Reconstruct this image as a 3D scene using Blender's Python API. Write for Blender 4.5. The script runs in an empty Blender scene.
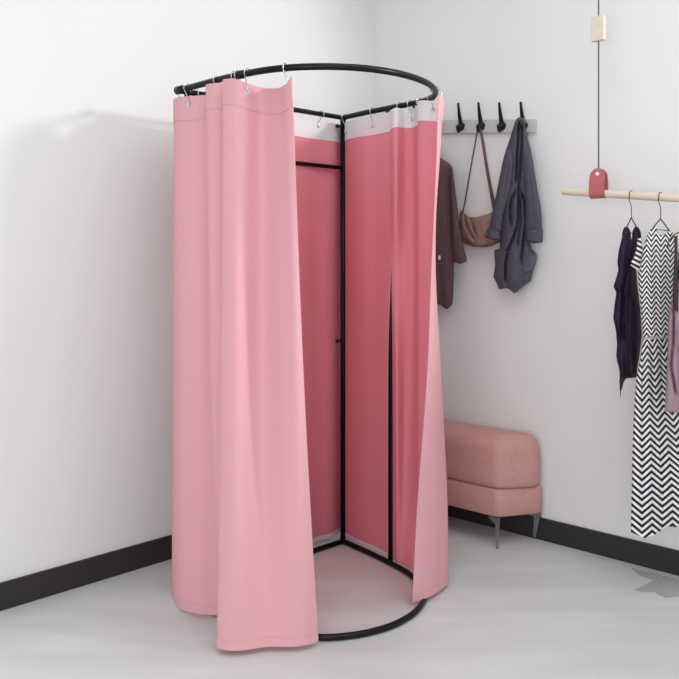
import bpy, bmesh, math, random
from mathutils import Vector, Matrix

random.seed(4)
COL = bpy.context.scene.collection
F, CX, HZ, EYE = 800.0, 339.5, 258.0, 1.337      # focal length (px), optical axis column, horizon row, eye height


# ------------------------------------------------------------------ helpers
def pt(u, v, d):
    return Vector(((u - CX) / F * d, d, EYE - (v - HZ) / F * d))


def fl(u, v, z=0.0):
    return pt(u, v, F * (EYE - z) / (v - HZ))


def top_pt(u, v, z):
    return pt(u, v, F * (z - EYE) / (HZ - v))


def plan(u, d, z):
    return Vector(((u - CX) / F * d, d, z))


def mat(name, color, rough=0.6, metal=0.0, spec=0.5, noise=None, bump=None, trans=0.0, sheen=0.0, through=None):
    m = bpy.data.materials.new(name)
    m.use_nodes = True
    nt = m.node_tree
    b = nt.nodes['Principled BSDF']
    b.inputs['Base Color'].default_value = (*color, 1)
    b.inputs['Roughness'].default_value = rough
    b.inputs['Metallic'].default_value = metal
    b.inputs['Specular IOR Level'].default_value = spec
    if sheen:
        b.inputs['Sheen Weight'].default_value = sheen
    tc = nt.nodes.new('ShaderNodeTexCoord')
    if noise:
        scale, amount = noise[0], noise[1]
        stretch = noise[2] if len(noise) > 2 else (1, 1, 1)
        mp = nt.nodes.new('ShaderNodeMapping')
        mp.inputs['Scale'].default_value = stretch
        nt.links.new(tc.outputs['Object'], mp.inputs[0])
        n = nt.nodes.new('ShaderNodeTexNoise')
        n.inputs['Scale'].default_value = scale
        n.inputs['Detail'].default_value = 5
        nt.links.new(mp.outputs[0], n.inputs['Vector'])
        r = nt.nodes.new('ShaderNodeValToRGB')
        r.color_ramp.elements[0].position = 0.3
        r.color_ramp.elements[1].position = 0.7
        r.color_ramp.elements[0].color = (*[c * (1 - amount) for c in color], 1)
        r.color_ramp.elements[1].color = (*[min(1, c * (1 + amount)) for c in color], 1)
        nt.links.new(n.outputs['Fac'], r.inputs[0])
        nt.links.new(r.outputs[0], b.inputs['Base Color'])
    if bump:
        n2 = nt.nodes.new('ShaderNodeTexNoise')
        n2.inputs['Scale'].default_value = bump[0]
        n2.inputs['Detail'].default_value = 3
        nt.links.new(tc.outputs['Object'], n2.inputs['Vector'])
        bp = nt.nodes.new('ShaderNodeBump')
        bp.inputs['Strength'].default_value = bump[1]
        bp.inputs['Distance'].default_value = bump[2] if len(bump) > 2 else 0.002
        nt.links.new(n2.outputs['Fac'], bp.inputs['Height'])
        nt.links.new(bp.outputs[0], b.inputs['Normal'])
    if trans:
        t = nt.nodes.new('ShaderNodeBsdfTranslucent')
        t.inputs['Color'].default_value = (*(through or color), 1)
        mx = nt.nodes.new('ShaderNodeMixShader')
        mx.inputs[0].default_value = trans
        nt.links.new(b.outputs[0], mx.inputs[1])
        nt.links.new(t.outputs[0], mx.inputs[2])
        nt.links.new(mx.outputs[0], nt.nodes['Material Output'].inputs[0])
    return m


def herringbone(name):
    m = bpy.data.materials.new(name)
    m.use_nodes = True
    nt = m.node_tree
    b = nt.nodes['Principled BSDF']
    b.inputs['Roughness'].default_value = 0.8
    uv = nt.nodes.new('ShaderNodeUVMap')
    sp = nt.nodes.new('ShaderNodeSeparateXYZ')
    nt.links.new(uv.outputs[0], sp.inputs[0])

    def math_node(op, a, bb=None):
        n = nt.nodes.new('ShaderNodeMath')
        n.operation = op
        for i, x in enumerate((a, bb)):
            if x is None:
                continue
            if isinstance(x, (int, float)):
                n.inputs[i].default_value = x
            else:
                nt.links.new(x, n.inputs[i])
        return n.outputs[0]
    zig = math_node('PINGPONG', sp.outputs[0], 1.0)
    ph = math_node('ADD', sp.outputs[1], math_node('MULTIPLY', zig, 1.3))
    fr = math_node('FRACT', ph)
    st = math_node('GREATER_THAN', fr, 0.49)
    mx = nt.nodes.new('ShaderNodeMix')
    mx.data_type = 'RGBA'
    nt.links.new(st, mx.inputs['Factor'])
    mx.inputs['A'].default_value = (0.86, 0.85, 0.86, 1)
    mx.inputs['B'].default_value = (0.008, 0.007, 0.01, 1)
    nt.links.new(mx.outputs['Result'], b.inputs['Base Color'])
    return m


def link(name, me, m=None, parent=None, smooth=True):
    if m:
        me.materials.append(m)
    if smooth:
        for p in me.polygons:
            p.use_smooth = True
    o = bpy.data.objects.new(name, me)
    COL.objects.link(o)
    if parent:
        o.parent = parent
        o.matrix_parent_inverse = Matrix.Translation(-Vector(parent.location))
    return o


def mesh_from(name, verts, faces):
    me = bpy.data.meshes.new(name)
    me.from_pydata([tuple(v) for v in verts], [], faces)
    me.validate()
    bm = bmesh.new()
    bm.from_mesh(me)
    bmesh.ops.recalc_face_normals(bm, faces=bm.faces)
    bm.to_mesh(me)
    bm.free()
    return me


class MB:
    def __init__(self):
        self.v, self.f = [], []

    def add(self, vs, fs):
        k = len(self.v)
        self.v += [Vector(x) for x in vs]
        self.f += [tuple(i + k for i in f) for f in fs]

    def tube(self, pts, r, n=10, cap=True, closed=False):
        pts = [Vector(p) for p in pts]
        N = len(pts)
        rs = r if isinstance(r, (list, tuple)) else [r] * N
        vs, fs = [], []
        up = None
        for i, p in enumerate(pts):
            if closed:
                t = (pts[(i + 1) % N] - pts[i - 1]).normalized()
            else:
                t = (pts[min(i + 1, N - 1)] - pts[max(i - 1, 0)]).normalized()
            if up is None:
                a = Vector((0, 0, 1)) if abs(t.z) < 0.9 else Vector((1, 0, 0))
                up = (a - t * a.dot(t)).normalized()
            else:
                up = (up - t * up.dot(t)).normalized()
            s = t.cross(up)
            for k in range(n):
                a = 2 * math.pi * k / n
                vs.append(p + (up * math.cos(a) + s * math.sin(a)) * rs[i])
        for i in range(N if closed else N - 1):
            j = (i + 1) % N
            for k in range(n):
                k2 = (k + 1) % n
                fs.append((i * n + k, i * n + k2, j * n + k2, j * n + k))
        if cap and not closed:
            fs.append(tuple(range(n)))
            fs.append(tuple((N - 1) * n + k for k in range(n)))
        self.add(vs, fs)
        return self

    def ball(self, c, r, n=10, m=7, sc=(1, 1, 1)):
        c = Vector(c)
        vs, fs = [], []
        for i in range(m + 1):
            th = math.pi * i / m
            for k in range(n):
                a = 2 * math.pi * k / n
                vs.append(c + Vector((r * sc[0] * math.sin(th) * math.cos(a), r * sc[1] * math.sin(th) * math.sin(a), r * sc[2] * math.cos(th))))
        for i in range(m):
            for k in range(n):
                k2 = (k + 1) % n
                fs.append((i * n + k, i * n + k2, (i + 1) * n + k2, (i + 1) * n + k))
        self.add(vs, fs)
        return self

    def box8(self, a, b):
        """a, b: matching quads (4 corners each)"""
        self.add(list(a) + list(b), [(0, 1, 2, 3), (4, 5, 6, 7)] + [(i, (i + 1) % 4, 4 + (i + 1) % 4, 4 + i) for i in range(4)])
        return self

    def build(self, name, m, parent=None, smooth=True, bevel=0.0, angle=None):
        me = mesh_from(name, self.v, self.f)
        o = link(name, me, m, parent, smooth)
        if bevel:
            md = o.modifiers.new('bevel', 'BEVEL')
            md.width = bevel
            md.segments = 3
            md.limit_method = 'ANGLE'
        if angle is not None:
            me.set_sharp_from_angle(angle=math.radians(angle))
        return o


def tag(o, label=None, cat=None, group=None, kind=None):
    if label:
        o['label'] = label
    if cat:
        o['category'] = cat
    if group:
        o['group'] = group
    if kind:
        o['kind'] = kind
    return o


def empty(name, loc, label, cat, group=None):
    o = bpy.data.objects.new(name, None)
    o.empty_display_size = 0.05
    o.location = loc
    COL.objects.link(o)
    return tag(o, label, cat, group)


def cr(p0, p1, p2, p3, t):
    return 0.5 * ((2 * p1) + (-p0 + p2) * t + (2 * p0 - 5 * p1 + 4 * p2 - p3) * t * t + (-p0 + 3 * p1 - 3 * p2 + p3) * t ** 3)


def spline(pts, sub):
    """Catmull-Rom through a list of Vectors"""
    out = []
    n = len(pts)
    for i in range(n - 1):
        p0, p1, p2, p3 = pts[max(i - 1, 0)], pts[i], pts[i + 1], pts[min(i + 2, n - 1)]
        for k in range(sub):
            out.append(cr(p0, p1, p2, p3, k / sub))
    out.append(pts[-1].copy())
    return out


def lerp_table(tab, x):
    """tab: sorted list of (x, y)"""
    if x <= tab[0][0]:
        return tab[0][1]
    for (a, ya), (b, yb) in zip(tab, tab[1:]):
        if x <= b:
            return ya + (yb - ya) * (x - a) / (b - a) if b > a else yb
    return tab[-1][1]


def rot_about(axis_pt, ang, p):
    return axis_pt + Matrix.Rotation(ang, 3, 'Z') @ (p - axis_pt)


# ------------------------------------------------------------------ materials
M_WALL = mat('wall paint', (0.80, 0.80, 0.80), 0.75, spec=0.2, noise=(1.3, 0.012), bump=(120, 0.05))
M_CEIL = mat('ceiling paint', (0.82, 0.82, 0.82), 0.9, spec=0.1)
M_FLOOR = mat('pale grey concrete floor', (0.655, 0.665, 0.665), 0.5, spec=0.35, noise=(2.2, 0.09, (0.6, 2.4, 1)), bump=(14, 0.05))
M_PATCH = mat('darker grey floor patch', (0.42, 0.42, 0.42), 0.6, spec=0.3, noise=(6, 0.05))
M_BASE = mat('charcoal baseboard paint', (0.027, 0.024, 0.026), 0.5, spec=0.4)
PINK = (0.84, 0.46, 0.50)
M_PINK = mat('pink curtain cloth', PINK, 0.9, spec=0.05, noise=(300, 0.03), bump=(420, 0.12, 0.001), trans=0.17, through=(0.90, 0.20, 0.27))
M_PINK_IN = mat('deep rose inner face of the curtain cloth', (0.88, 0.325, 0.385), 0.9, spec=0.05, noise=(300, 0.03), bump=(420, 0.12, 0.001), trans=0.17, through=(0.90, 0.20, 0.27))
M_BAND = mat('white curtain tape', (0.84, 0.81, 0.84), 0.85, spec=0.15, trans=0.1)
M_BLACK = mat('black coated steel tube', (0.006, 0.006, 0.007), 0.3, spec=0.22)
M_BLACKMAT = mat('black plastic', (0.007, 0.007, 0.008), 0.4, spec=0.3)
M_CHROME = mat('nickel wire', (0.62, 0.62, 0.63), 0.25, metal=0.9)
M_BENCH = mat('dusty pink leather', (0.57, 0.295, 0.27), 0.5, spec=0.35, noise=(40, 0.05), bump=(160, 0.06))
M_STEEL = mat('brushed steel', (0.36, 0.36, 0.37), 0.3, metal=0.9)
M_RACK = mat('pale grey rack board', (0.57, 0.57, 0.57), 0.7, noise=(30, 0.05, (1, 1, 8)))
M_NAVY = mat('slate navy cotton', (0.088, 0.084, 0.112), 0.9, spec=0.15, noise=(60, 0.12), bump=(500, 0.2, 0.001))
M_NAVY_POCKET = mat('slate blue pocket cotton', (0.105, 0.112, 0.148), 0.9, spec=0.15, noise=(60, 0.12))
M_PLUM = mat('plum brown wool', (0.122, 0.071, 0.077), 0.9, spec=0.15, noise=(50, 0.1), bump=(500, 0.2, 0.001))
M_BAG = mat('mauve brown leather', (0.27, 0.155, 0.14), 0.5, spec=0.35, noise=(25, 0.12))
M_STRAP = mat('brown leather strap', (0.14, 0.068, 0.066), 0.5, spec=0.35)
M_WOOD = mat('pale beech wood', (0.70, 0.61, 0.51), 0.55, spec=0.3, noise=(18, 0.06, (1, 1, 12)))
M_LEATHER = mat('coral red leather', (0.44, 0.13, 0.135), 0.55, spec=0.35, noise=(60, 0.06), bump=(260, 0.15))
M_CORD = mat('dark grey cord', (0.05, 0.05, 0.055), 0.8)
M_WIRE = mat('dark bronze wire', (0.10, 0.075, 0.055), 0.35, metal=0.8)
M_INK = mat('black purple satin', (0.013, 0.0055, 0.023), 0.55, spec=0.25, noise=(14, 0.4))
M_LACE = mat('black lace', (0.012, 0.010, 0.012), 0.6, noise=(150, 0.5))
M_STRIPE = herringbone('black and white herringbone cloth')
M_MAUVE = mat('mauve knit', (0.36, 0.24, 0.285), 0.85, spec=0.2, noise=(40, 0.08))
M_DARKBROWN = mat('dark brown ribbon', (0.028, 0.014, 0.016), 0.6)
M_WHITE = mat('white plastic', (0.8, 0.8, 0.8), 0.4)

# ------------------------------------------------------------------ the room
C0 = Vector((fl(375.2, 496).x, fl(375.2, 496).y))        # room corner on the floor
LE = fl(0, 610.0)
RE = fl(679, 575.0)
dl = (Vector((LE.x, LE.y)) - C0).normalized()
dr = (Vector((RE.x, RE.y)) - C0).normalized()
nl = Vector((-dl.y, dl.x))
nl = nl if nl.dot(Vector((0, 0)) - C0) > 0 else -nl
nr = Vector((-dr.y, dr.x))
nr = nr if nr.dot(Vector((0, 0)) - C0) > 0 else -nr
HC = 3.2
LL, LR = 6.6, 6.2


def wall_slab(name, d, n, length, z0, z1, t0, t1, m, s0=0.0):
    a = C0 + d * s0
    b = C0 + d * length
    q = []
    for z in (z0, z1):
        q.append([Vector((*(p + n * t), z)) for p, t in ((a, t0), (b, t0), (b, t1), (a, t1))])
    o = MB().box8(q[0], q[1]).build(name, m, smooth=False)
    return tag(o, kind='structure')


wall_slab('wall_left', dl, nl, LL, 0, HC, 0, -0.1, M_WALL, -0.0)
wall_slab('wall_right', dr, nr, LR, 0, HC, 0, -0.1, M_WALL, -0.0)
wall_slab('baseboard_left', dl, nl, LL, 0.0, 0.104, 0.0, 0.012, M_BASE, 0.012)
wall_slab('baseboard_right', dr, nr, LR, 0.0, 0.104, 0.0, 0.012, M_BASE, 0.0)
A3, B3 = C0 + dl * LL, C0 + dr * LR
D3 = C0 + dl * LL + dr * LR


def slab(name, z0, z1, m):
    ps = (C0, B3, D3, A3)
    o = MB().box8([Vector((*p, z0)) for p in ps], [Vector((*p, z1)) for p in ps]).build(name, m, smooth=False)
    return tag(o, kind='structure')


slab('floor', -0.1, 0.0, M_FLOOR)
slab('ceiling', HC, HC + 0.1, M_CEIL)


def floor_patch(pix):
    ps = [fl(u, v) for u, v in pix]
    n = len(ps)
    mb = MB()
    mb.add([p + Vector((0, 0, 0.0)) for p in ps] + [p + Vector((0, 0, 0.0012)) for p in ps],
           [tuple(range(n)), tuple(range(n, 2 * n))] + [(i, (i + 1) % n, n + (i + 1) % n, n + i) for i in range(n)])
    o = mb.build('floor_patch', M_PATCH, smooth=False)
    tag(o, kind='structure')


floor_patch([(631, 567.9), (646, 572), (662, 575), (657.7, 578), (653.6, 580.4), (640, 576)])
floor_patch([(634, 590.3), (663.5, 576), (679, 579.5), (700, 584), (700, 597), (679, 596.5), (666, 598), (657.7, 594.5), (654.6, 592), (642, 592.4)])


def on_wall_right(u, v, off):
    """point of the vertical plane standing off metres in front of wall_right"""
    ray = Vector(((u - CX) / F, 1.0))
    d = nr.dot(C0 + nr * off) / nr.dot(ray)
    return pt(u, v, d)


NR3 = Vector((nr.x, nr.y, 0))
DR3 = Vector((dr.x, dr.y, 0))

# ------------------------------------------------------------------ changing booth frame
ZR = 2.0
TR = 0.0122
top_px = [(178, 90.5), (200, 84.7), (222, 78.8), (240, 74.8), (265, 70.3), (290, 67.6), (315, 66.6), (340, 66.8), (365, 68.4), (390, 71.8),
          (410, 76.4), (425, 82), (432.5, 87), (435.5, 92), (433, 96.8), (425.5, 100.2), (412, 103.6), (391, 107.6), (366, 112.6), (343, 117.8)]
TOP = [top_pt(u, v, ZR) for u, v in top_px]
corner = TOP[-1]
left_end = TOP[0]
BOT = [Vector((left_end.x + 0.02, left_end.y - 0.01, TR)), Vector((-0.53, 3.065, TR)), Vector((-0.41, 2.955, TR)), Vector((-0.27, 2.875, TR)), Vector((-0.16, 2.843, TR))]
BOT += [fl(u, v, TR) for u, v in [(319, 637.3), (356, 634.8), (388, 627), (409, 616.6), (420, 606.5), (424.5, 597), (423, 588), (417, 580.5), (406.6, 572), (391, 563.4), (369, 552.6), (343, 541)]]
frame = empty('changing_booth_frame', (corner.x, corner.y, 0), 'black steel tube frame of the pink changing booth, standing on the grey floor', 'frame')
ring = MB().tube(spline(TOP, 6), TR, 14).build('top_rail', M_BLACK, frame)
MB().tube([left_end, corner], TR * 0.95, 12).build('back_rail', M_BLACK, frame)
MB().tube(spline(BOT, 6), TR * 0.95, 14).build('bottom_rail', M_BLACK, frame)
MB().tube([BOT[0], BOT[-1]], TR * 0.95, 12).build('bottom_back_rail', M_BLACK, frame)
MB().tube([Vector((corner.x, corner.y, 0)), Vector((corner.x, corner.y, ZR + 0.004))], 0.0135, 14).build('post', M_BLACK, frame)
p2 = plan(390.6, 3.525, 0)
MB().tube([p2, p2 + Vector((0, 0, ZR))], 0.0115, 12).build('post', M_BLACK, frame)
p3 = Vector((left_end.x + 0.03, left_end.y + 0.03, 0))
MB().tube([p3, p3 + Vector((0, 0, ZR))], 0.0115, 12).build('post', M_BLACK, frame)
zc = 1.337 + (258 - 168) / 800 * corner.y
MB().tube([Vector((corner.x, corner.y, zc)), Vector((p3.x, p3.y, zc))], 0.0095, 12).build('crossbar', M_BLACK, frame)
tdir = (TOP[1] - TOP[0]).normalized()
MB().tube([left_end - tdir * 0.006, left_end + tdir * 0.034], 0.0165, 12).build('end_cap', M_BLACKMAT, frame)
sp_top = spline(TOP, 6)
k0 = 18
MB().tube(sp_top[k0 - 1:k0 + 2], 0.0155, 12).build('joint_collar', M_BLACKMAT, frame)
for (u, v) in ((337.6, 126), (337.6, 341)):
    c = pt(u, v, corner.y - 0.004)
    mb = MB().tube([c + Vector((0.014, 0.003, 0)), c + Vector((0.002, 0, 0))], 0.006, 10)
    mb.ball(c, 0.0095, 10, 8)
    mb.build('knob', M_BLACKMAT, frame)
c = pt(387, 112.2, 3.52)
MB().tube([c + Vector((0, 0, 0.012)), c + Vector((0, 0, -0.004))], 0.006, 10).ball(c + Vector((0, 0, -0.005)), 0.008).build('bolt', M_BLACKMAT, frame)


# ------------------------------------------------------------------ curtains
def curtain_grid(rows, sub, nrow):
    """rows: list of (s, [(u, d), ...]); gives grid[r][c] = (u, d, s)"""
    cols = []
    for s, cs in rows:
        cols.append((s, spline([Vector((u, d)) for u, d in cs], sub)))
    grid = []
    for i in range(nrow + 1):
        s = i / nrow
        k = 0
        while k < len(cols) - 2 and s > cols[k + 1][0]:
            k += 1
        s0, a = cols[k]
        s1, b = cols[k + 1]
        t = (s - s0) / (s1 - s0)
        pa = cols[k - 1] if k > 0 else None
        pb = cols[k + 2] if k + 2 < len(cols) else None
        row = []
        for j in range(len(a)):
            ma = (b[j] - pa[1][j]) / (s1 - pa[0]) if pa else (b[j] - a[j]) / (s1 - s0)
            mb_ = (pb[1][j] - a[j]) / (pb[0] - s0) if pb else (b[j] - a[j]) / (s1 - s0)
            h = s1 - s0
            q = (2 * t ** 3 - 3 * t * t + 1) * a[j] + (t ** 3 - 2 * t * t + t) * h * ma + (-2 * t ** 3 + 3 * t * t) * b[j] + (t ** 3 - t * t) * h * mb_
            row.append((q.x, q.y))
        grid.append(row)
    return grid


def curtain(name, rows, ztop, zbot, sub, nrow, label, wob=None, group=None, inward=None, band=0.085, bottom_band=0.0, thick=0.0022, hem=0):
    """ztop, zbot: tables over the column fraction; inward: +1/-1 side on which the white tape is sewn"""
    grid = curtain_grid(rows, sub, nrow)
    nc = len(grid[0])
    P = []
    for i, row in enumerate(grid):
        s = i / nrow
        r = []
        for j, (u, d) in enumerate(row):
            f = j / (nc - 1)
            zt, zb = lerp_table(ztop, f), lerp_table(zbot, f)
            if wob:
                d += wob(f, s)
            r.append(plan(u, d, zt + (zb - zt) * s))
        P.append(r)
    base = P[-1][nc // 2]
    root = empty(name, (base.x, base.y, 0), label, 'curtain', group)

    def sheet_obj(nm, Q, m, th, off):
        R, Cc = len(Q), len(Q[0])
        vs = []
        for side in (0, 1):
            for i in range(R):
                for j in range(Cc):
                    a = Q[i][min(j + 1, Cc - 1)] - Q[i][max(j - 1, 0)]
                    n = Vector((a.y, -a.x, 0))
                    n = n.normalized() if n.length > 1e-7 else Vector((0, -1, 0))
                    vs.append(Q[i][j] + n * (off + (th / 2 if side else -th / 2)))
        fs = []
        N = R * Cc
        idx = lambda s, i, j: s * N + i * Cc + j
        for s in (0, 1):
            for i in range(R - 1):
                for j in range(Cc - 1):
                    fs.append((idx(s, i, j), idx(s, i, j + 1), idx(s, i + 1, j + 1), idx(s, i + 1, j)))
        for i in range(R - 1):
            for j in (0, Cc - 1):
                fs.append((idx(0, i, j), idx(1, i, j), idx(1, i + 1, j), idx(0, i + 1, j)))
        for j in range(Cc - 1):
            for i in (0, R - 1):
                fs.append((idx(0, i, j), idx(1, i, j), idx(1, i, j + 1), idx(0, i, j + 1)))
        mb = MB()
        mb.add(vs, fs)
        o = mb.build(nm, m, root, angle=60)
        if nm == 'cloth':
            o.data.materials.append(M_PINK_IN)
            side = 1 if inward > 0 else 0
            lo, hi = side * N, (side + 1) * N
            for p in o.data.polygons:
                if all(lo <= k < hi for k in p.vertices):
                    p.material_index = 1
        return o
    sheet_obj('cloth', P, M_PINK, thick, 0)

    def strip(i_z0, i_z1):
        out = []
        for zz in (0, 0.25, 0.5, 0.75, 1):
            row = []
            for j in range(nc):
                f = j / (nc - 1)
                zt, zb = lerp_table(ztop, f), lerp_table(zbot, f)
                a0 = i_z0 if i_z0 >= 0 else (zt - zb) + i_z0
                a1 = i_z1 if i_z1 > 0 else (zt - zb) + i_z1
                dd = a0 + (a1 - a0) * zz
                s = min(max(dd / (zt - zb), 0), 1)
                k = s * nrow
                k_ = min(int(k), nrow - 1)
                row.append(P[k_][j].lerp(P[k_ + 1][j], k - k_))
            out.append(row)
        return out
    if inward:
        b = sheet_obj('top_tape', strip(0.001, band), M_BAND, 0.0012, inward * 0.0024)
        b['label'] = 'white tape sewn along the inside top edge'
        if bottom_band:
            b = sheet_obj('bottom_tape', strip(-bottom_band, -0.0001), M_BAND, 0.0012, inward * 0.0024)
            b['label'] = 'white tape along the inside bottom hem'
    if hem:
        sheet_obj('top_hem', strip(0.0008, band + 0.008), M_PINK, 0.0016, hem * 0.0022)
        sheet_obj('bottom_hem', strip(-0.03, -0.0001), M_PINK, 0.0014, hem * 0.0022)
    return root, P


def eyelet(root, u, v, d, facing=None):
    c = pt(u, v, d)
    f = facing or Vector((0, -1, 0))
    f = f.normalized()
    s = f.cross(Vector((0, 0, 1))).normalized()
    up = s.cross(f)
    mb = MB()
    mb.tube([c + (s * math.cos(a) + up * math.sin(a)) * 0.0068 for a in [2 * math.pi * k / 14 for k in range(14)]], 0.0024, 6, closed=True)
    o = mb.build('eyelet', M_CHROME, root)
    return c


# front left curtain
lt = [(174, 3.21), (176, 3.15), (185, 3.10), (197, 3.06), (210, 3.04), (219, 3.02), (213, 2.99), (206.5, 2.965), (216, 2.935), (233, 2.93), (231, 2.912),
      (223.5, 2.885), (234, 2.85), (245, 2.85), (262, 2.90), (278, 2.845), (287, 2.782), (292, 2.757)]
lm = [(173.2, 3.19), (175, 3.11), (183, 3.05), (197, 3.01), (211, 3.0), (220, 2.985), (215, 2.95), (211, 2.92), (220, 2.885), (234, 2.87), (231, 2.84),
      (220.5, 2.80), (231, 2.757), (242, 2.757), (263, 2.822), (284, 2.765), (296, 2.738), (304, 2.75)]
lb = [(172, 3.17), (173.5, 3.09), (181, 3.01), (197, 2.965), (212, 2.955), (222, 2.94), (220, 2.90), (219, 2.87), (226, 2.83), (236, 2.80), (230, 2.765),
      (217, 2.712), (230, 2.685), (246, 2.69), (268, 2.712), (290, 2.712), (305, 2.722), (318, 2.75)]
n = len(lt) - 1
LZT = [(0, 1.972), (3 / n, 1.958), (5 / n, 1.957), (7 / n, 1.980), (10 / n, 1.976), (11 / n, 1.981), (12 / n, 1.977), (13 / n, 1.962), (14 / n, 1.955), (15 / n, 1.940), (16 / n, 1.944), (1, 1.968)]
c_left, PL = curtain('booth_curtain', [(0, lt), (0.55, lm), (1, lb)], LZT, [(0, 0.02), (1, 0.02)], 9, 40,
                     'pink cloth curtain drawn across the left front of the booth', inward=-1, hem=1)
# back left curtain
bt = [(340, 3.84), (334, 3.785), (322, 3.725), (310, 3.655), (298, 3.60), (280, 3.53), (250, 3.41), (220, 3.315), (196, 3.245), (182, 3.21), (178.3, 3.18)]
bb = [(340, 3.84), (334, 3.79), (322, 3.745), (310, 3.665), (298, 3.63), (280, 3.53), (250, 3.43), (220, 3.32), (196, 3.255), (182, 3.215), (177.5, 3.15)]
c_back, PB = curtain('booth_curtain', [(0, bt), (1, bb)], [(0, 1.975), (0.35, 1.968), (0.5, 1.972), (0.75, 1.983), (1, 1.983)], [(0, 0.022), (1, 0.022)], 8, 26,
                     'pink cloth curtain hanging inside the back left of the booth, behind the crossbar',
                     wob=lambda f, s: 0.012 * math.sin(f * 26 + 0.6) * min(1, s * 3) * min(1, 4 * (1 - f)), inward=-1, bottom_band=0.02)
# flat right curtain
ft = [(341.5, 3.835), (346, 3.765), (360, 3.665), (375, 3.575), (387, 3.49), (391.6, 3.462)]
fm = [(341.5, 3.835), (346, 3.77), (360, 3.665), (375, 3.585), (386, 3.505), (391.2, 3.475)]
fm2 = [(341.5, 3.835), (346, 3.77), (360, 3.675), (374, 3.585), (384, 3.51), (388.3, 3.485)]
fb = [(341.5, 3.835), (346, 3.77), (360, 3.68), (374, 3.60), (384, 3.535), (387.6, 3.515)]
c_flat, PF = curtain('booth_curtain', [(0, ft), (0.32, fm), (0.52, fm2), (1, fb)], [(0, 1.972), (0.3, 1.977), (0.7, 1.972), (1, 1.972)], [(0, 0.022), (1, 0.022)], 8, 30,
                     'flat pink curtain panel just right of the black corner post', wob=lambda f, s: 0.006 * math.sin(f * 9 + 1.2), inward=1, bottom_band=0.02)
# folded right curtain that wraps the right end of the ring
r0 = [(390.3, 3.455), (396, 3.41), (405, 3.455), (414, 3.445), (421, 3.345), (418, 3.30), (424, 3.262), (434, 3.235), (441, 3.215), (443.3, 3.17), (441.5, 3.13), (439.5, 3.10), (438, 3.088)]
r12 = [(390.6, 3.46), (396, 3.41), (405, 3.455), (414, 3.445), (421, 3.345), (418, 3.30), (424, 3.262), (432.5, 3.235), (437.5, 3.215), (439.6, 3.17), (439, 3.13), (437.8, 3.10), (436.6, 3.088)]
r24 = [(391, 3.465), (396, 3.415), (405, 3.455), (414, 3.445), (421, 3.345), (418, 3.30), (423, 3.262), (430, 3.235), (434, 3.215), (435.8, 3.17), (435.5, 3.13), (434.8, 3.10), (434, 3.086)]
r36 = [(391.6, 3.47), (396, 3.455), (405, 3.455), (414, 3.445), (421, 3.345), (418, 3.305), (423, 3.27), (430, 3.24), (434, 3.22), (435.6, 3.18), (434.6, 3.13), (433, 3.10), (431.2, 3.082)]
r55 = [(392.6, 3.48), (396.5, 3.425), (405, 3.455), (413, 3.445), (420.5, 3.35), (418, 3.31), (423.5, 3.28), (432.5, 3.255), (438.5, 3.235), (440.6, 3.195), (437, 3.135), (432, 3.098), (427.3, 3.078)]
r82 = [(393, 3.495), (397, 3.435), (404, 3.455), (411.5, 3.43), (420, 3.355), (417.5, 3.325), (424, 3.295), (436, 3.28), (444.5, 3.262), (446.6, 3.225), (436.5, 3.145), (426, 3.095), (417, 3.066)]
r1 = [(393, 3.515), (397, 3.455), (404, 3.425), (411, 3.385), (420, 3.36), (417, 3.335), (424, 3.305), (437, 3.29), (446, 3.272), (447.6, 3.238), (436.5, 3.15), (424, 3.09), (412.3, 3.058)]
n = 12
c_fold, PD = curtain('booth_curtain', [(0, r0), (0.12, r12), (0.24, r24), (0.36, r36), (0.55, r55), (0.82, r82), (1, r1)],
                     [(0, 1.974), (2 / n, 1.981), (4 / n, 1.983), (5 / n, 1.985), (6 / n, 1.98), (7 / n, 1.972), (9 / n, 1.968), (1, 1.964)],
                     [(0, 0.022), (1, 0.02)], 9, 44,
                     'pleated pink curtain wrapping around the right end of the booth', inward=1, hem=-1, band=0.083)

# curtain hooks: an open wire loop over the tube and a stem down to an eyelet
def hook(rod, along, target, label, group='curtain hooks on the booth rails', wire=0.0021):
    rod, target = Vector(rod), Vector(target)
    along = Vector(along).normalized()
    side = along.cross(Vector((0, 0, 1))).normalized()
    if side.y > 0:
        side = -side                                   # towards the viewer side of the tube
    R = TR + 0.0045
    pts = []
    for k in range(13):
        a = math.radians(-130 + k * 260 / 12)
        pts.append(rod + Vector((0, 0, 1)) * R * math.cos(a) + side * (-R * math.sin(-a)))
    pts.append(target + Vector((0, 0, 0.02)) + side * 0.004)
    pts.append(target + side * 0.004)
    pts.append(target + Vector((0, 0, -0.006)) + side * 0.001)
    o = MB().tube(spline([Vector(p) for p in pts], 3), wire, 6).build('curtain_hook', M_CHROME)
    return tag(o, label, 'hook', group)


def on_ring(u, front=True):
    """nearest tube centre at an image column, front arc or right straight"""
    cand = []
    for a, b in zip(sp_top, sp_top[1:]):
        ua, ub = a.x / a.y * F + CX, b.x / b.y * F + CX
        if (ua - u) * (ub - u) <= 0 and abs(ua - ub) > 1e-6:
            t = (u - ua) / (ub - ua)
            cand.append((a.lerp(b, t), (b - a).normalized()))
    cand.sort(key=lambda c: c[0].y)
    return cand[0] if front else cand[-1]


def on_back(u):
    a, b = left_end, corner
    ua, ub = a.x / a.y * F + CX, b.x / b.y * F + CX
    # perspective-correct interpolation
    t = (u - ua) / (ub - ua)
    w = t * a.y / (t * a.y + (1 - t) * b.y)
    return a.lerp(b, w), (b - a).normalized()


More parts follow.
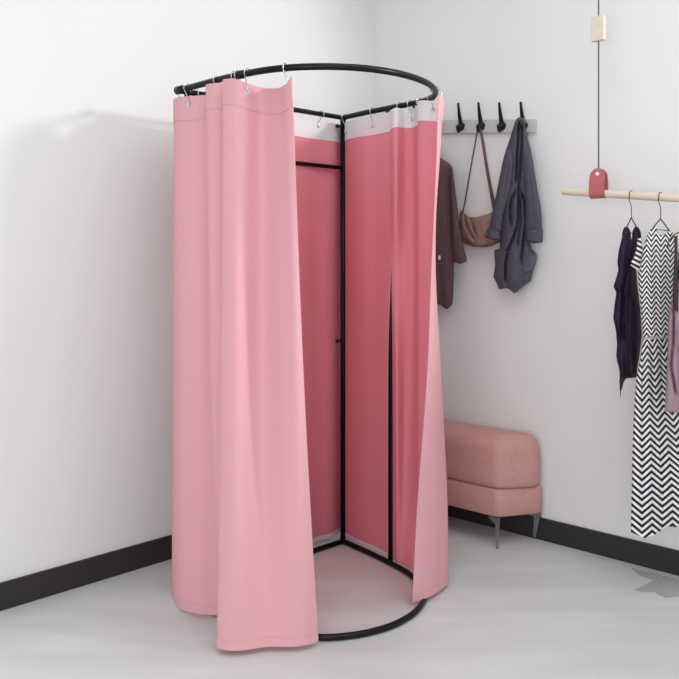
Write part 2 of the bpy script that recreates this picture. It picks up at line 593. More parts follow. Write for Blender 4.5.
fr_n = Vector((-0.15, -1, 0))
p, dd = on_ring(187.5)
hook(p, dd, eyelet(c_left, 189.5, 105.5, 3.075), 'silver curtain hook nearest the left end cap of the front rail')
p, dd = on_ring(217)
hook(p, dd, p + Vector((0.005, -0.03, -0.06)), 'silver curtain hook above the narrow second fold of the left front curtain')
p, dd = on_ring(234.5)
hook(p, dd, p + Vector((0.004, 0.03, -0.06)), 'left one of two silver hooks close together left of the joint collar')
p, dd = on_ring(237.8)
hook(p, dd, p + Vector((0.004, 0.03, -0.06)), 'right one of two silver hooks close together left of the joint collar')
p, dd = on_ring(247.5)
hook(p, dd, eyelet(c_left, 247.8, 92, 2.818), 'silver curtain hook with its eyelet showing on the broad left front curtain')
p, dd = on_ring(285)
hook(p, dd, p + Vector((0.012, 0.0, -0.065)), 'silver curtain hook at the free edge of the left front curtain')
p, dd = on_back(196)
hook(p, dd, p + Vector((0, 0.012, -0.055)), 'silver curtain hook on the back rail, first from its left end')
p, dd = on_back(206)
hook(p, dd, p + Vector((0, 0.012, -0.055)), 'silver curtain hook on the back rail, second from its left end')
p, dd = on_back(321.5)
hook(p, dd, eyelet(c_back, 318, 126, 3.695), 'silver curtain hook on the back rail left of the corner post')
p, dd = on_ring(344.6, False)
hook(p + Vector((0, 0, 0)), dd, eyelet(c_flat, 346.3, 131.5, 3.752), 'silver curtain hook beside the top of the corner post')
p, dd = on_ring(372.5, False)
hook(p, dd, eyelet(c_flat, 372.6, 126, 3.578), 'silver curtain hook in the middle of the flat right curtain panel')
p, dd = on_ring(399.5, False)
hook(p, dd, p + Vector((0.01, 0.02, -0.055)), 'silver curtain hook just right of the flat panel, its eyelet hidden')
p, dd = on_ring(410, False)
hook(p, dd, eyelet(c_fold, 412, 119, 3.382), 'silver curtain hook over the first fold of the pleated right curtain')
p, dd = on_ring(419.5, False)
hook(p, dd, p + Vector((0.005, 0.015, -0.05)), 'silver curtain hook between the two folds of the pleated right curtain')
p, dd = on_ring(431.5, False)
hook(p, dd, eyelet(c_fold, 433.3, 109, 3.228), 'silver curtain hook inside the bend of the top rail at right')
p, dd = on_ring(434.8, True)
hook(p, dd, p + Vector((0.022, 0.0, -0.03)), 'silver curtain hook outside the right bend of the top rail, at the free edge')


# ------------------------------------------------------------------ lofted soft goods
def sheet(name, place, L, R, top, bot, nt, ns, base, th, m, parent=None, creases=(), edge=0.004, uvf=None, power=0.5, noise=0.0, back=True):
    """closed soft panel: u from L(v) to R(v), v from top(t) to bot(t); front bulges by th, creases carve valleys"""
    vs, uvs = [], []

    def crease(u, v):
        o = 0
        for poly, w, dep in creases:
            v0, v1 = poly[0][0], poly[-1][0]
            if v < v0 - 3 or v > v1 + 3:
                continue
            fade = min(1, max(0, (v - v0 + 3) / 6)) * min(1, max(0, (v1 + 3 - v) / 6))
            o -= dep * fade * math.exp(-((u - lerp_table(poly, v)) / w) ** 2)
        return o
    for side in (0, 1):
        for i in range(ns + 1):
            for j in range(nt + 1):
                t, s = j / nt, i / ns
                v = lerp_table(top, t) + (lerp_table(bot, t) - lerp_table(top, t)) * s
                a, b = lerp_table(L, v), lerp_table(R, v)
                u = a + (b - a) * t
                prof = max(0.0, 1 - (2 * t - 1) ** 2) ** power
                es = min(1, s * 6, (1 - s) * 6 + 0.3)
                prof *= 0.35 + 0.65 * max(0, es) ** 0.5
                if side == 0:
                    off = edge + th * prof + crease(u, v) * min(1, prof * 1.5)
                    off = max(off, 0.002)
                else:
                    off = -(0.25 * th * prof if back else 0.0)
                vs.append(place(u, v, base + off))
                uvs.append(uvf(u, v, t) if uvf else (u * 0.05, v * 0.05))
    N = (ns + 1) * (nt + 1)
    C_ = nt + 1
    idx = lambda s, i, j: s * N + i * C_ + j
    fs = []
    for s in (0, 1):
        for i in range(ns):
            for j in range(nt):
                fs.append((idx(s, i, j), idx(s, i, j + 1), idx(s, i + 1, j + 1), idx(s, i + 1, j)))
    for i in range(ns):
        for j in (0, nt):
            fs.append((idx(0, i, j), idx(1, i, j), idx(1, i + 1, j), idx(0, i + 1, j)))
    for j in range(nt):
        for i in (0, ns):
            fs.append((idx(0, i, j), idx(1, i, j), idx(1, i, j + 1), idx(0, i, j + 1)))
    me = bpy.data.meshes.new(name)
    me.from_pydata([tuple(v) for v in vs], [], fs)
    uvl = me.uv_layers.new(name='UVMap')
    for lp in me.loops:
        uvl.data[lp.index].uv = uvs[lp.vertex_index]
    bm = bmesh.new()
    bm.from_mesh(me)
    bmesh.ops.recalc_face_normals(bm, faces=bm.faces)
    bm.to_mesh(me)
    bm.free()
    o = link(name, me, m, parent)
    me.set_sharp_from_angle(angle=math.radians(75))
    return o


W = on_wall_right

# ------------------------------------------------------------------ coat rack with hooks
rk = W(478, 126, 0.0)
rack = empty('coat_rack', rk, 'pale grey wall board with a row of black coat hooks', 'coat rack')
q0, q1 = [], []
for (u, v) in ((404, 120.3), (536.5, 119.2), (536.5, 132.6), (404, 133.6)):
    q0.append(W(u, v, 0.0015))
    q1.append(W(u, v, 0.02))
MB().box8(q0, q1).build('board', M_RACK, rack, smooth=False, bevel=0.003)
HOOKS = [(416.5, 127), (438.5, 127), (461, 126.5), (481.2, 126), (502, 126), (523.5, 125.5)]
for (u, v) in HOOKS:
    mb = MB()
    c = W(u, v, 0.026)
    mb.ball(c, 0.019, 14, 10, (1, 1, 1.12))
    mb.tube([W(u, v, 0.018), W(u, v, 0.03)], 0.021, 14)
    hk = mb.build('hook', M_BLACKMAT, rack)
    pr = [W(u - 0.2, v - 2, 0.03), W(u - 1.2, v - 8, 0.045), W(u - 1.8, v - 13, 0.062), W(u - 2.4, v - 18, 0.075), W(u - 2.8, v - 22.5, 0.082)]
    mb = MB().tube(spline(pr, 5), [0.0115 - 0.006 * k / 20 for k in range(21)], 10).ball(pr[-1], 0.0068)
    mb.build('prong', M_BLACKMAT, hk)
    pr = [W(u - 0.5, v + 1, 0.03), W(u - 2, v + 4.5, 0.045), W(u - 3, v + 4, 0.062), W(u - 3.2, v + 0.5, 0.068)]
    mb = MB().tube(spline(pr, 5), 0.0085, 10).ball(pr[-1], 0.011)
    mb.build('prong', M_BLACKMAT, hk)
    MB().ball(W(u - 1.6, v + 3.2, 0.056), 0.0022).build('screw', M_STEEL, hk)

# ------------------------------------------------------------------ navy coat
co = W(520, 122, 0.07)
coat = empty('navy_coat', co, 'slate navy coat with turned-up cuffs hanging from the rightmost black hook', 'coat')
NV = dict(parent=coat)
Lc = [(119, 517.5), (121, 516), (124, 514.4), (130, 512.4), (140, 509.3), (150, 506), (160, 503.5), (172, 501.5), (185, 502), (200, 502), (215, 501.5), (230, 500.5), (243, 499.8), (249.6, 500), (250.2, 494), (257, 494.5), (265, 495.2), (272, 494.2), (277, 493.4), (283, 496.5), (289.5, 499.3), (294, 500)]
Rc = [(119, 521.5), (121, 523.5), (124, 525), (130, 526.2), (140, 528.2), (150, 530.8), (160, 532), (172, 530), (190, 527.5), (215, 527), (230, 526.6), (243, 530), (249, 531.5), (254.5, 536.8), (262, 536.2), (268, 534.2), (274, 532.2), (281, 531), (288, 525), (294, 520)]
cre = [([(122, 519), (150, 517.5), (172, 516.5), (182, 516)], 1.2, 0.034), ([(126, 522), (150, 521.5), (175, 520), (190, 518.5)], 1.1, 0.03),
       ([(192, 515.5), (200, 511), (212, 510), (224, 511)], 1.3, 0.036), ([(190, 518.5), (205, 519), (222, 518.5), (236, 514), (250, 508), (264, 505.5), (282, 505.5)], 1.2, 0.038),
       ([(192, 521), (202, 525), (222, 525.8), (240, 523.5), (262, 521)], 1.2, 0.036), ([(200, 520), (225, 520.5), (245, 517.5)], 1.0, 0.024),
       ([(250, 513), (285, 512)], 6, -0.014), ([(200, 515), (230, 514.5)], 2.5, -0.01)]
sheet('body', W, Lc, Rc, [(0, 121), (0.5, 119), (1, 121)], [(0, 289.5), (0.3, 288), (0.42, 289.5), (0.68, 293.3), (0.78, 292), (1, 281)], 56, 90, 0.045, 0.04, M_NAVY, coat, cre, edge=0.008)
sheet('sleeve', W, [(148, 506.5), (160, 503), (175, 500), (195, 496), (215, 491.5), (231, 489)], [(148, 511), (160, 514), (180, 513), (200, 508.5), (215, 503.5), (231, 501.5)],
      [(0, 149), (1, 149)], [(0, 231), (1, 231)], 20, 36, 0.075, 0.035, M_NAVY, coat, [([(165, 508), (200, 503)], 2, 0.008)])
sheet('sleeve', W, [(150, 522), (165, 522), (190, 525), (215, 526), (231, 526)], [(150, 530.5), (160, 532.8), (172, 534.5), (190, 537.5), (205, 540.5), (218, 541.8), (231, 542)],
      [(0, 150), (1, 150)], [(0, 231), (1, 231)], 20, 36, 0.075, 0.035, M_NAVY, coat, [([(175, 530), (220, 533)], 2, 0.006)])
sheet('cuff', W, [(227, 488), (232, 486.5), (236, 484.5), (241, 485)], [(227, 501.5), (241, 500.8)], [(0, 227.5), (1, 231)], [(0, 236.5), (0.4, 239.5), (1, 240.5)], 18, 12, 0.07, 0.05, M_NAVY, coat)
sheet('cuff', W, [(227, 526.5), (236, 525.5), (244, 524.5)], [(227, 542.3), (231, 543), (240, 542.8), (244, 541.5)], [(0, 230), (0.5, 228.5), (1, 227.5)], [(0, 240), (0.5, 243.6), (1, 242.5)], 18, 12, 0.07, 0.05, M_NAVY, coat)
pk = sheet('pocket', W, [(255, 522), (275, 521)], [(255, 536.4), (262, 535.6), (268, 533.6), (275, 531)], [(0, 256), (1, 255.6)], [(0, 274), (1, 271)], 12, 12, 0.073, 0.012, M_NAVY_POCKET, coat)
pk['label'] = 'slate blue side pocket'
MB().tube(spline([W(516, 124, 0.085), W(518.5, 119.6, 0.088), W(522, 119.6, 0.088), W(525, 124, 0.085)], 6), 0.009, 10).build('collar', M_NAVY, coat)

# ------------------------------------------------------------------ plum jacket (its left half is behind the curtain)
ja = W(416.5, 130, 0.06)
jack = empty('plum_jacket', ja, 'dark plum brown jacket hanging on the wall rack, half hidden behind the pink curtain', 'jacket')
Lj = [(132, 413), (150, 398), (166, 384), (200, 383), (306, 382)]
Rj = [(132, 420), (150, 432), (158, 441), (163, 449), (167, 452), (180, 452.2), (220, 452), (262, 453.8), (285, 453.6), (302, 452.8), (309, 450.5)]
sheet('body', W, Lj, Rj, [(0, 133), (0.5, 131), (1, 133)], [(0, 303), (0.79, 303.5), (0.95, 309.6), (1, 305)], 44, 60, 0.045, 0.05, M_PLUM, jack,
      [([(160, 417), (300, 417)], 1.5, 0.015), ([(190, 444), (300, 447)], 3, -0.006), ([(250, 437), (300, 441)], 2.5, 0.007)], edge=0.01)
sheet('sleeve', W, [(167, 450.5), (180, 450.8), (210, 451.2), (240, 452.5), (263, 454)], [(165, 451.8), (175, 453.5), (190, 455.2), (205, 457.2), (225, 459.3), (245, 463), (256, 466), (262, 467.3)],
      [(0, 172), (1, 166.5)], [(0, 261.5), (0.5, 264), (1, 261)], 16, 40, 0.075, 0.03, M_PLUM, jack, [([(185, 455), (250, 458)], 1.5, 0.005)], edge=0.006)
sheet('sleeve', W, [(166, 384), (200, 378), (262, 371)], [(166, 386), (200, 386), (262, 384)], [(0, 167), (1, 167)], [(0, 262), (1, 262)], 12, 24, 0.06, 0.03, M_PLUM, jack)
b = MB().ball(W(439.6, 257.6, 0.094), 0.009, 10, 8, (0.8, 0.5, 1.3)).build('button', M_WHITE, jack)
b['label'] = 'small white button'
MB().tube(spline([W(414, 134, 0.07), W(415, 127, 0.075), W(418, 127, 0.075), W(419, 134, 0.07)], 5), 0.004, 8).build('hanging_loop', M_PLUM, jack)

# ------------------------------------------------------------------ handbag
hb = W(478, 128, 0.06)
bag = empty('handbag', hb, 'slouchy mauve brown leather shoulder bag hanging by its strap from a black hook', 'bag')
Lb = [(208, 461), (214, 460), (222, 459.2), (232, 459), (238, 460), (243, 463), (248, 470)]
Rb = [(205, 506), (225, 506), (238, 503.5), (243, 499), (248, 490)]
sheet('body', W, Lb, Rb, [(0, 210), (0.08, 212.5), (0.22, 217.2), (0.36, 217.2), (0.6, 214), (0.75, 210.5), (1, 207)], [(0, 239), (0.1, 243), (0.35, 246.8), (0.62, 247.2), (0.85, 243.5), (1, 239)],
      44, 26, 0.012, 0.045, M_BAG, bag,
      [([(214, 464), (226, 466), (240, 474)], 1.3, 0.018), ([(217, 470), (224, 472), (236, 476)], 1.1, 0.02), ([(217, 475), (226, 473)], 1.0, 0.014), ([(217, 481), (232, 484)], 3, -0.006)], edge=0.014)
MB().tube(spline([W(459.4, 236, 0.05), W(463.5, 242.3, 0.055), W(474, 245.8, 0.058), W(488, 245.9, 0.058), W(498, 242, 0.055), W(503, 238, 0.05)], 8), 0.004, 8).build('piping', M_STRAP, bag)


def strap(pts, w):
    mb = MB()
    P_ = spline(pts, 6)
    vs, fs = [], []
    for p in P_:
        for sx in (-1, 1):
            vs.append(p + DR3 * w * sx - NR3 * 0.002)
            vs.append(p + DR3 * w * sx + NR3 * 0.002)
    for i in range(len(P_) - 1):
        a, b = i * 4, i * 4 + 4
        for x, y in ((0, 1), (1, 3), (3, 2), (2, 0)):
            fs.append((a + x, a + y, b + y, b + x))
    fs += [(0, 1, 3, 2), tuple(len(P_) * 4 - 4 + k for k in (0, 1, 3, 2))]
    mb.add(vs, fs)
    return mb


strap([W(478.2, 128.3, 0.058), W(477, 133, 0.056), W(470, 172, 0.046), W(464.3, 205, 0.036), W(461.5, 216, 0.034)], 0.0035).build('strap', M_STRAP, bag)
strap([W(478.5, 128.3, 0.062), W(481, 134, 0.06), W(487, 172, 0.048), W(493, 206, 0.036), W(495.5, 218, 0.034)], 0.0048).build('strap', M_STRAP, bag)
strap([W(478.5, 128.6, 0.052), W(482.3, 136, 0.05), W(488.3, 172, 0.042), W(495.2, 207, 0.03), W(497.5, 218, 0.028)], 0.0035).build('strap', M_STRAP, bag)
MB().ball(W(461.5, 214, 0.038), 0.009, 10, 8).build('strap_ring', M_WIRE, bag)

# ------------------------------------------------------------------ hanging clothes rail
OFF = 0.25
bar0, bar1 = W(562, 191.2, OFF), W(760, 203.0, OFF)
br = 0.0165
axis = (bar1 - bar0).normalized()
rail = empty('hanging_clothes_rail', (bar0 + axis * 0.15), 'pale wooden clothes rail slung from a thin cord by a coral leather loop', 'clothes rail')
pts = [bar0 + axis * x for x in (0, 0.002, 0.006, 0.012)] + [bar0 + axis * x for x in (0.2, 0.5)] + [bar1]
MB().tube(pts, [br * 0.6, br * 0.82, br * 0.95, br, br, br, br], 20).build('bar', M_WOOD, rail, angle=50)


def bar_at(u):
    ray = Vector(((u - CX) / F, 1.0))
    # plan intersection with the bar axis
    a, b = Vector((bar0.x, bar0.y)), Vector((axis.x, axis.y))
    k = (a.y * ray.x - a.x) / (b.x - b.y * ray.x)
    return bar0 + axis * k


lc = bar_at(598.6)
ux = Vector((axis.x, axis.y, 0)).normalized()
fx = Vector((ux.y, -ux.x, 0))
if fx.y > 0:
    fx = -fx
up = Vector((0, 0, 1))
mpx = lc.y / F
hw = 8.3 * mpx / abs(ux.x + 0.35 * abs(ux.y)) * 0.93
mb = MB()
rr = br + 0.003
H1 = (193 - 168) * mpx
path = []
for k in range(9):
    path.append((rr, H1 * (1 - k / 8)))
for k in range(1, 12):
    a = math.pi * k / 12
    path.append((rr * math.cos(a), -rr * math.sin(a)))
for k in range(9):
    path.append((-rr, H1 * k / 8))


def strap_half(hz):
    r_ = hw
    top = H1
    if hz > top - r_:
        q = (hz - (top - r_)) / r_
        return hw * max(0.12, math.sqrt(max(0, 1 - q * q)))
    return hw


path2 = []
for (a, h) in path:
    path2.append((a, h))
ext = []
for side in (1, -1):
    pass
fine = []
N_ = 14
for k in range(N_ + 1):
    h = H1 * math.cos(math.pi / 2 * k / N_)
    lean = 0.25 + 0.75 * min(1, max(0, 1 - h / H1) * 1.6)
    fine.append((rr * lean, h))
for k in range(1, 12):
    a = math.pi * k / 12
    fine.append((rr * math.cos(a), -rr * math.sin(a)))
for k in range(N_ + 1):
    h = H1 * math.sin(math.pi / 2 * k / N_)
    lean = 0.25 + 0.75 * min(1, max(0, 1 - h / H1) * 1.6)
    fine.append((-rr * lean, h))
vs, fs = [], []
for i, (a, h) in enumerate(fine):
    a0, h0 = fine[max(i - 1, 0)]
    a1, h1 = fine[min(i + 1, len(fine) - 1)]
    t = Vector((a1 - a0, h1 - h0))
    nrm = Vector((-t.y, t.x)).normalized() * 0.0022
    w = strap_half(h) if h > 0 else hw
    for sgn in (-1, 1):
        for q in (-1, 1):
            vs.append(lc + ux * (w * sgn) + fx * (a + nrm.x * q) + up * (h + nrm.y * q))
for i in range(len(fine) - 1):
    a, b = i * 4, i * 4 + 4
    for x, y in ((0, 1), (1, 3), (3, 2), (2, 0)):
        fs.append((a + x, a + y, b + y, b + x))
fs += [(0, 1, 3, 2), tuple(len(fine) * 4 - 4 + k for k in (0, 1, 3, 2))]
mb.add(vs, fs)
lo = mb.build('leather_loop', M_LEATHER, rail, angle=40)
rv = lc + up * (19 * mpx) + fx * (rr * 0.55 + 0.004)
MB().tube([rv - fx * 0.004, rv + fx * 0.003], [0.0085, 0.0075], 14).build('rivet', M_WHITE, lo)
cord_top = Vector((lc.x, lc.y, HC))
MB().tube([lc + up * (H1 - 0.015), cord_top], 0.0028, 8).build('cord', M_CORD, rail)
zb0, zb1 = EYE - (41 - HZ) * mpx, EYE - (16.5 - HZ) * mpx
bw, bd = 6.6 * mpx, 3.0 * mpx
q = [lc + ux * (sx * bw) + fx * (sy * bd) for sx, sy in ((-1, -1), (1, -1), (1, 1), (-1, 1))]
MB().box8([Vector((p.x, p.y, zb0)) for p in q], [Vector((p.x, p.y, zb1)) for p in q]).build('cord_block', M_WOOD, rail, smooth=False, bevel=0.002)

# ------------------------------------------------------------------ hangers and garments on the rail
def hang_plane(u_bar, deg=70):
    b = bar_at(u_bar)
    wd = Vector((math.sin(math.radians(deg)), math.cos(math.radians(deg))))
    nn = Vector((wd.y, -wd.x))                       # faces the viewer
    o2 = Vector((b.x, b.y))

    def place(u, v, off):
        ray = Vector(((u - CX) / F, 1.0))
        d = nn.dot(o2 + nn * off) / nn.dot(ray)
        return pt(u, v, d)
    return place, b


def hanger(u_bar, hookv, apex, left, right, label, extra=None):
    place, b = hang_plane(u_bar)
    o = empty('wire_hanger', b, label, 'hanger', 'wire hangers on the clothes rail')
    # hook bends over the bar
    R = br + 0.003
    pts = []
    f2 = fx
    for k in range(9):
        a = math.radians(-80 + k * 170 / 8)
        pts.append(b + up * R * math.cos(a) + f2 * R * math.sin(a))
    ap = place(*apex, 0.0)
    pts.append(b + f2 * R - up * 0.02)
    pts.append(ap + up * 0.045)
    pts.append(ap)
    MB().tube(spline(pts, 4), 0.0017, 8).build('hook', M_WIRE, o)
    mb = MB()
    if extra:
        mb.tube(spline([place(u, v, 0) for u, v in extra], 5), 0.0026, 8)
    else:
        mb.tube([ap, place(*left, 0)], 0.0026, 8)
        mb.tube([ap, place(*right, 0)], 0.0026, 8)
        mb.tube([place(*left, 0), place(*right, 0)], 0.0018, 8)
    mb.build('arms', M_WIRE, o)
    return place, b


pl1, b1 = hanger(631.2, 188, (631.3, 217.5), (624, 233), (639.5, 233), 'dark wire hanger holding the black purple camisole')
pl2, b2 = hanger(660.5, 189, (660.6, 218.8), (652, 228.5), (669.5, 231), 'dark wire hanger holding the striped dress')
pl3, b3 = hanger(693, 190, (693, 222), (0, 0), (0, 0), 'dark bent wire hanger holding the mauve top at the right edge',
                 extra=[(693, 222), (684, 230), (674, 235), (668.5, 242), (668.2, 248), (673, 252.5), (690, 254.5), (704, 254)])

cam = empty('camisole', b1, 'black purple satin camisole with lace edges and pointed hem, leftmost garment on the rail', 'camisole')
cam.location = pl1(628, 300, 0)
Lk = [(236, 622.3), (250, 618.8), (262, 617.3), (270, 618.3), (280, 615.5), (287, 613.2), (292, 616.3), (305, 614.5), (318, 613.2), (330, 615.8), (345, 617), (356, 616.2), (362, 617.2), (370, 619.3), (399, 620.6)]
Rk = [(236, 640), (242, 640.4), (250, 639.5), (270, 636.5), (285, 637.5), (310, 640.5), (335, 642), (352, 640), (368, 637.5), (376, 636.5), (399, 624)]
sheet('body', pl1, Lk, Rk, [(0, 238), (0.15, 232), (0.3, 233), (0.5, 240), (0.72, 231), (0.85, 231), (1, 237)],
      [(0, 399), (0.1, 391), (0.22, 388), (0.3, 380), (0.42, 377), (1, 376)], 36, 70, 0.0, 0.035, M_INK, cam,
      [([(262, 629), (290, 624), (340, 622)], 1.6, 0.012), ([(300, 632), (376, 633)], 2.5, 0.01), ([(320, 626), (376, 630)], 2, -0.01)], edge=0.006)
for (u0, u1) in ((623.5, 629), (633.5, 639.2)):
    mb = MB()
    mb.tube(spline([pl1(u0 + 0.6, 246, 0.012), pl1(u0 + 0.5, 234, 0.012), pl1((u0 + u1) / 2, 228.4, 0.01), pl1(u1, 234, 0.012), pl1(u1 - 0.4, 246, 0.012)], 6), 0.0075, 8)
    mb.build('strap', M_INK, cam)
sheet('lace_hem', pl1, [(368, 617.6), (376, 619), (399, 620.2)], [(368, 637.8), (376, 637), (399, 623)], [(0, 380), (0.3, 376), (0.5, 374), (1, 373)],
      [(0, 399.4), (0.12, 392), (0.25, 389), (0.33, 381.5), (0.45, 378.5), (1, 377.6)], 24, 8, -0.002, 0.037, M_LACE, cam, edge=0.008)

dress = empty('striped_dress', pl2(655, 500, 0), 'long black and white herringbone striped dress hanging on the rail', 'dress')


def uv_dress(u, v, t):
    ph = 8.2 if v < 338 else 10.2
    uu = (u - 642) / (4.7 + 5.5 * min(1, max(0, (v - 330) / 160)))
    per = 4.8 + 2.1 * min(1, max(0, (v - 250) / 110))
    vv = v / 6.6 if v > 338 else v / 5.2 + 0.35
    return (uu + 20, vv)


Ld = [(224, 653.5), (228, 651.5), (234, 647.5), (242, 645), (258, 640.5), (272, 637.8), (285, 638.6), (300, 640), (330, 642.3), (338, 643), (345, 642.3), (360, 640), (380, 636), (410, 634), (440, 632.8), (480, 631.8), (532, 630.8), (545, 631)]
Rd = [(224, 671.5), (232, 673), (245, 676), (285, 675), (310, 672), (338, 671), (360, 673), (400, 680), (420, 690), (470, 697), (545, 704)]
sheet('body', pl2, Ld, Rd, [(0, 228), (0.08, 225.5), (0.2, 226.5), (0.33, 231), (0.48, 235.2), (0.62, 235.4), (0.78, 231.8), (0.92, 231), (1, 233)],
      [(0, 532), (0.1, 535.5), (0.2, 538.3), (0.3, 536), (0.4, 531.5), (0.52, 526), (0.6, 527.5), (0.8, 524), (1, 521)], 90, 150, 0.0, 0.045, M_STRIPE, dress,
      [([(250, 655), (330, 657)], 2.5, 0.006), ([(345, 652), (420, 654), (535, 652)], 2.2, 0.014), ([(345, 662), (430, 662), (535, 661)], 2.2, 0.014),
       ([(345, 644), (420, 643), (535, 641.5)], 2.0, 0.01), ([(410, 670), (530, 671)], 2.2, 0.014)], edge=0.008, uvf=uv_dress)
sheet('sleeve', pl2, [(238, 637), (246, 637), (256, 634.6), (262, 631.2), (266, 630.2), (270, 633)], [(238, 641), (250, 643), (272, 639.5)],
      [(0, 239), (1, 238)], [(0, 265), (0.5, 269.5), (1, 271.5)], 16, 18, 0.02, 0.02, M_STRIPE, dress, edge=0.004, uvf=lambda u, v, t: (20.2, v / 5.2 - u / 10))

mv = empty('mauve_top', pl3(685, 330, 0), 'mauve draped top with a dark ribbon edge, cut off by the right edge', 'top')
sheet('body', pl3, [(246, 679), (290, 674), (306, 670.5), (320, 668.3), (350, 667.6), (380, 666.2), (412, 664.6)], [(246, 708), (412, 716)],
      [(0, 300), (0.2, 262), (0.4, 250), (1, 250)], [(0, 411.5), (0.25, 413), (0.4, 410), (1, 408)], 40, 50, 0.04, 0.05, M_MAUVE, mv,
      [([(300, 674), (340, 673.5), (366, 671), (395, 676)], 1.3, 0.025), ([(330, 678), (405, 681)], 2, 0.012)], edge=0.006)
sheet('ribbon', pl3, [(236, 674), (252, 674.6), (280, 673), (300, 672.4), (312, 676)], [(236, 677.6), (280, 677.8), (312, 679)], [(0, 236), (1, 236)], [(0, 311), (1, 312)], 8, 26, 0.075, 0.012, M_DARKBROWN, mv)
sheet('lining', pl3, [(236, 679), (312, 676)], [(236, 700), (312, 706)], [(0, 252), (1, 246)], [(0, 312), (1, 312)], 12, 12, 0.05, 0.02, M_DARKBROWN, mv)

# ------------------------------------------------------------------ bench
LEGH = 0.140
fr = fl(498.5, 549.2)
Fp = Vector((fr.x - 0.004, fr.y))
bk = pt(543, 511, 3.768)
bk = on_wall_right(552.5, 511, 0.012)
Bp = Vector((bk.x, bk.y))
Ln = 0.78
quad = [Fp, Bp, Bp - dr * (Ln + (Bp - Fp).dot(dr)), Fp - dr * Ln]


def footprint(inset, Rc=0.05, n=8):
    """rounded quad outline pulled in by inset"""
    out = []
    N = len(quad)
    cen = sum(quad, Vector((0, 0))) / N

    def inner(i, dist):
        p0, p, p1 = quad[i - 1], quad[i], quad[(i + 1) % N]

        def lineoff(a, b):
            d = (b - a).normalized()
            nn = Vector((-d.y, d.x))
            if nn.dot(cen - a) < 0:
                nn = -nn
            return a + nn * dist, d, nn
        a, d1, n1 = lineoff(p0, p)
        b, d2, n2 = lineoff(p, p1)
        den = d1.x * d2.y - d1.y * d2.x
        t = ((b - a).x * d2.y - (b - a).y * d2.x) / den
        return a + d1 * t, -n1, -n2
    for i in range(N):
        c, na, nb = inner(i, Rc)
        a0, a1 = math.atan2(na.y, na.x), math.atan2(nb.y, nb.x)
        while a1 - a0 > math.pi:
            a1 -= 2 * math.pi
        while a1 - a0 < -math.pi:
            a1 += 2 * math.pi
        for k in range(n + 1):
            a = a0 + (a1 - a0) * k / n
            out.append(c + Vector((math.cos(a), math.sin(a))) * (Rc - inset))
    return out


def loft(profile, Rc):
    mb = MB()
    rings = [[Vector((p.x, p.y, z)) for p in footprint(i, Rc)] for z, i in profile]
    n = len(rings[0])
    vs = [p for r in rings for p in r]
    fs = [tuple(range(n)), tuple((len(rings) - 1) * n + k for k in range(n))]
    for i in range(len(rings) - 1):
        for k in range(n):
            fs.append((i * n + k, i * n + (k + 1) % n, (i + 1) * n + (k + 1) % n, (i + 1) * n + k))
    mb.add(vs, fs)
    return mb


bench = empty('upholstered_bench', (Fp.x, Fp.y, 0), 'dusty pink leather bench on steel legs against the right wall', 'bench')
ZS = 0.272
prof = [(LEGH, 0.02), (LEGH + 0.003, 0.008), (LEGH + 0.012, 0.002), (LEGH + 0.06, 0.0), (ZS - 0.02, 0.001), (ZS - 0.008, 0.004), (ZS - 0.002, 0.012), (ZS, 0.022)]
loft(prof, 0.045).build('base', M_BENCH, bench, angle=50)
quad[1] = Bp + dr * 0.034 + nr * 0.004
prof = [(ZS, 0.022), (ZS + 0.002, 0.01), (ZS + 0.01, 0.002), (ZS + 0.03, -0.002), (ZS + 0.08, -0.004), (ZS + 0.165, -0.001)]
zt = ZS + 0.165
for k in range(1, 9):
    a = math.pi / 2 * k / 8
    prof.append((zt + 0.075 * math.sin(a), -0.001 + 0.066 * (1 - math.cos(a))))
loft(prof, 0.07).build('cushion', M_BENCH, bench, angle=60)


def bench_leg(top, foot, wd, w0, w1, lab=None):
    t, f = Vector((*top, LEGH)), Vector((*foot, 0))
    wd = Vector((*wd, 0)).normalized()
    td = Vector((-wd.y, wd.x, 0))
    mb = MB()
    mb.box8([f + wd * sx * w1 + td * sy * 0.004 for sx, sy in ((-1, -1), (1, -1), (1, 1), (-1, 1))],
            [t + wd * sx * w0 + td * sy * 0.006 for sx, sy in ((-1, -1), (1, -1), (1, 1), (-1, 1))])
    lg = mb.build('leg', M_STEEL, bench, smooth=False, bevel=0.001)
    mb = MB()
    a = t - Vector((0, 0, 0.0))
    mb.box8([a - td * 0.005, a + td * 0.005, a + td * 0.005 - Vector((0, 0, 0.035)), a - td * 0.005 - Vector((0, 0, 0.035))],
            [a - td * 0.005 - wd * 0.045, a + td * 0.005 - wd * 0.045, a + td * 0.005 - wd * 0.045 - Vector((0, 0, 0.008)), a - td * 0.005 - wd * 0.045 - Vector((0, 0, 0.008))])
    mb.build('bracket', M_STEEL, lg, smooth=False)


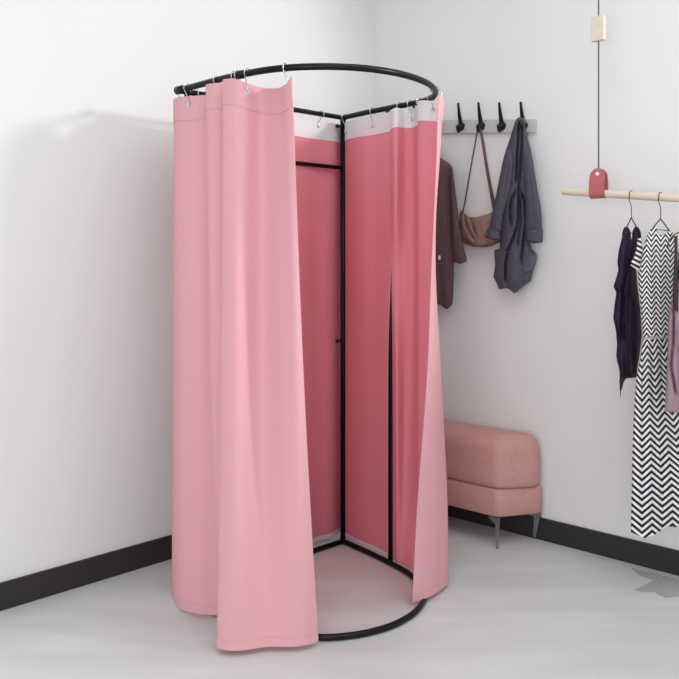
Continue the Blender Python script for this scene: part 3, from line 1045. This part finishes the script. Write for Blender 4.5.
inF = Fp - dr * 0.012 + (Bp - Fp).normalized() * 0.012
bf = fl(536, 537.2)
footB = Vector((bf.x, bf.y)) + nr * 0.014
bench_leg((inF.x, inF.y), (fr.x - 0.006, fr.y + 0.006), (dr.x, dr.y), 0.011, 0.005)
topB = Bp - dr * 0.06 + nr * 0.03
bench_leg((topB.x, topB.y), (footB.x, footB.y), (dr.x, dr.y), 0.016, 0.007)
q3 = quad[3] + dr * 0.05 - nr * 0.015
bench_leg((q3.x, q3.y), (q3.x, q3.y), (-dr.x, -dr.y), 0.011, 0.005)
q2 = quad[2] + dr * 0.05 + nr * 0.02
bench_leg((q2.x, q2.y), (q2.x, q2.y), (-dr.x, -dr.y), 0.014, 0.007)

# ------------------------------------------------------------------ light
wd_ = bpy.data.worlds.new('World')
bpy.context.scene.world = wd_
wd_.use_nodes = True
wd_.node_tree.nodes['Background'].inputs[0].default_value = (0.97, 0.985, 1.0, 1)
wd_.node_tree.nodes['Background'].inputs[1].default_value = 0.86


def area(name, loc, target, size, power, color=(1, 1, 1), shape='RECTANGLE', sy=None):
    l = bpy.data.lights.new(name, 'AREA')
    l.shape = shape
    l.size = size
    l.size_y = sy or size
    l.energy = power
    l.color = color
    o = bpy.data.objects.new(name, l)
    o.location = loc
    o.rotation_euler = (Vector(target) - Vector(loc)).to_track_quat('-Z', 'Y').to_euler()
    COL.objects.link(o)
    return o


area('overhead_fill', (0.9, 1.6, HC - 0.03), (0.9, 1.6, 0), 2.0, 27, (0.97, 1.0, 1.0))  # added unseen lamp under the ceiling, brightens the upper walls
area('front_fill', (-1.1, -1.8, 1.5), (0.4, 3.4, 1.2), 2.0, 57, (0.95, 0.995, 1.0))  # added soft fill from behind the camera to even the light; no window there
s = bpy.data.lights.new('track_spot', 'SPOT')
s.energy = 122
s.spot_size = math.radians(70)
s.spot_blend = 0.6
s.shadow_soft_size = 0.12
so = bpy.data.objects.new('track_spot', s)
so.location = (2.2, 2.2, 2.50)
so.rotation_euler = (Vector((-0.9, 3.1, 1.9)) - so.location).to_track_quat('-Z', 'Y').to_euler()
COL.objects.link(so)

# ------------------------------------------------------------------ camera
cd = bpy.data.cameras.new('camera')
cd.sensor_width = 36
cd.lens = 36 * F / 679
cd.shift_y = -(339.5 - HZ) / 679
cam_o = bpy.data.objects.new('camera', cd)
cam_o.location = (0, 0, EYE)
cam_o.rotation_euler = (math.pi / 2, 0, 0)
COL.objects.link(cam_o)
sc = bpy.context.scene
sc.camera = cam_o
sc.view_settings.view_transform = 'Standard'
sc.view_settings.look = 'None'
sc.view_settings.exposure = 0.04
sc.view_settings.gamma = 1.0
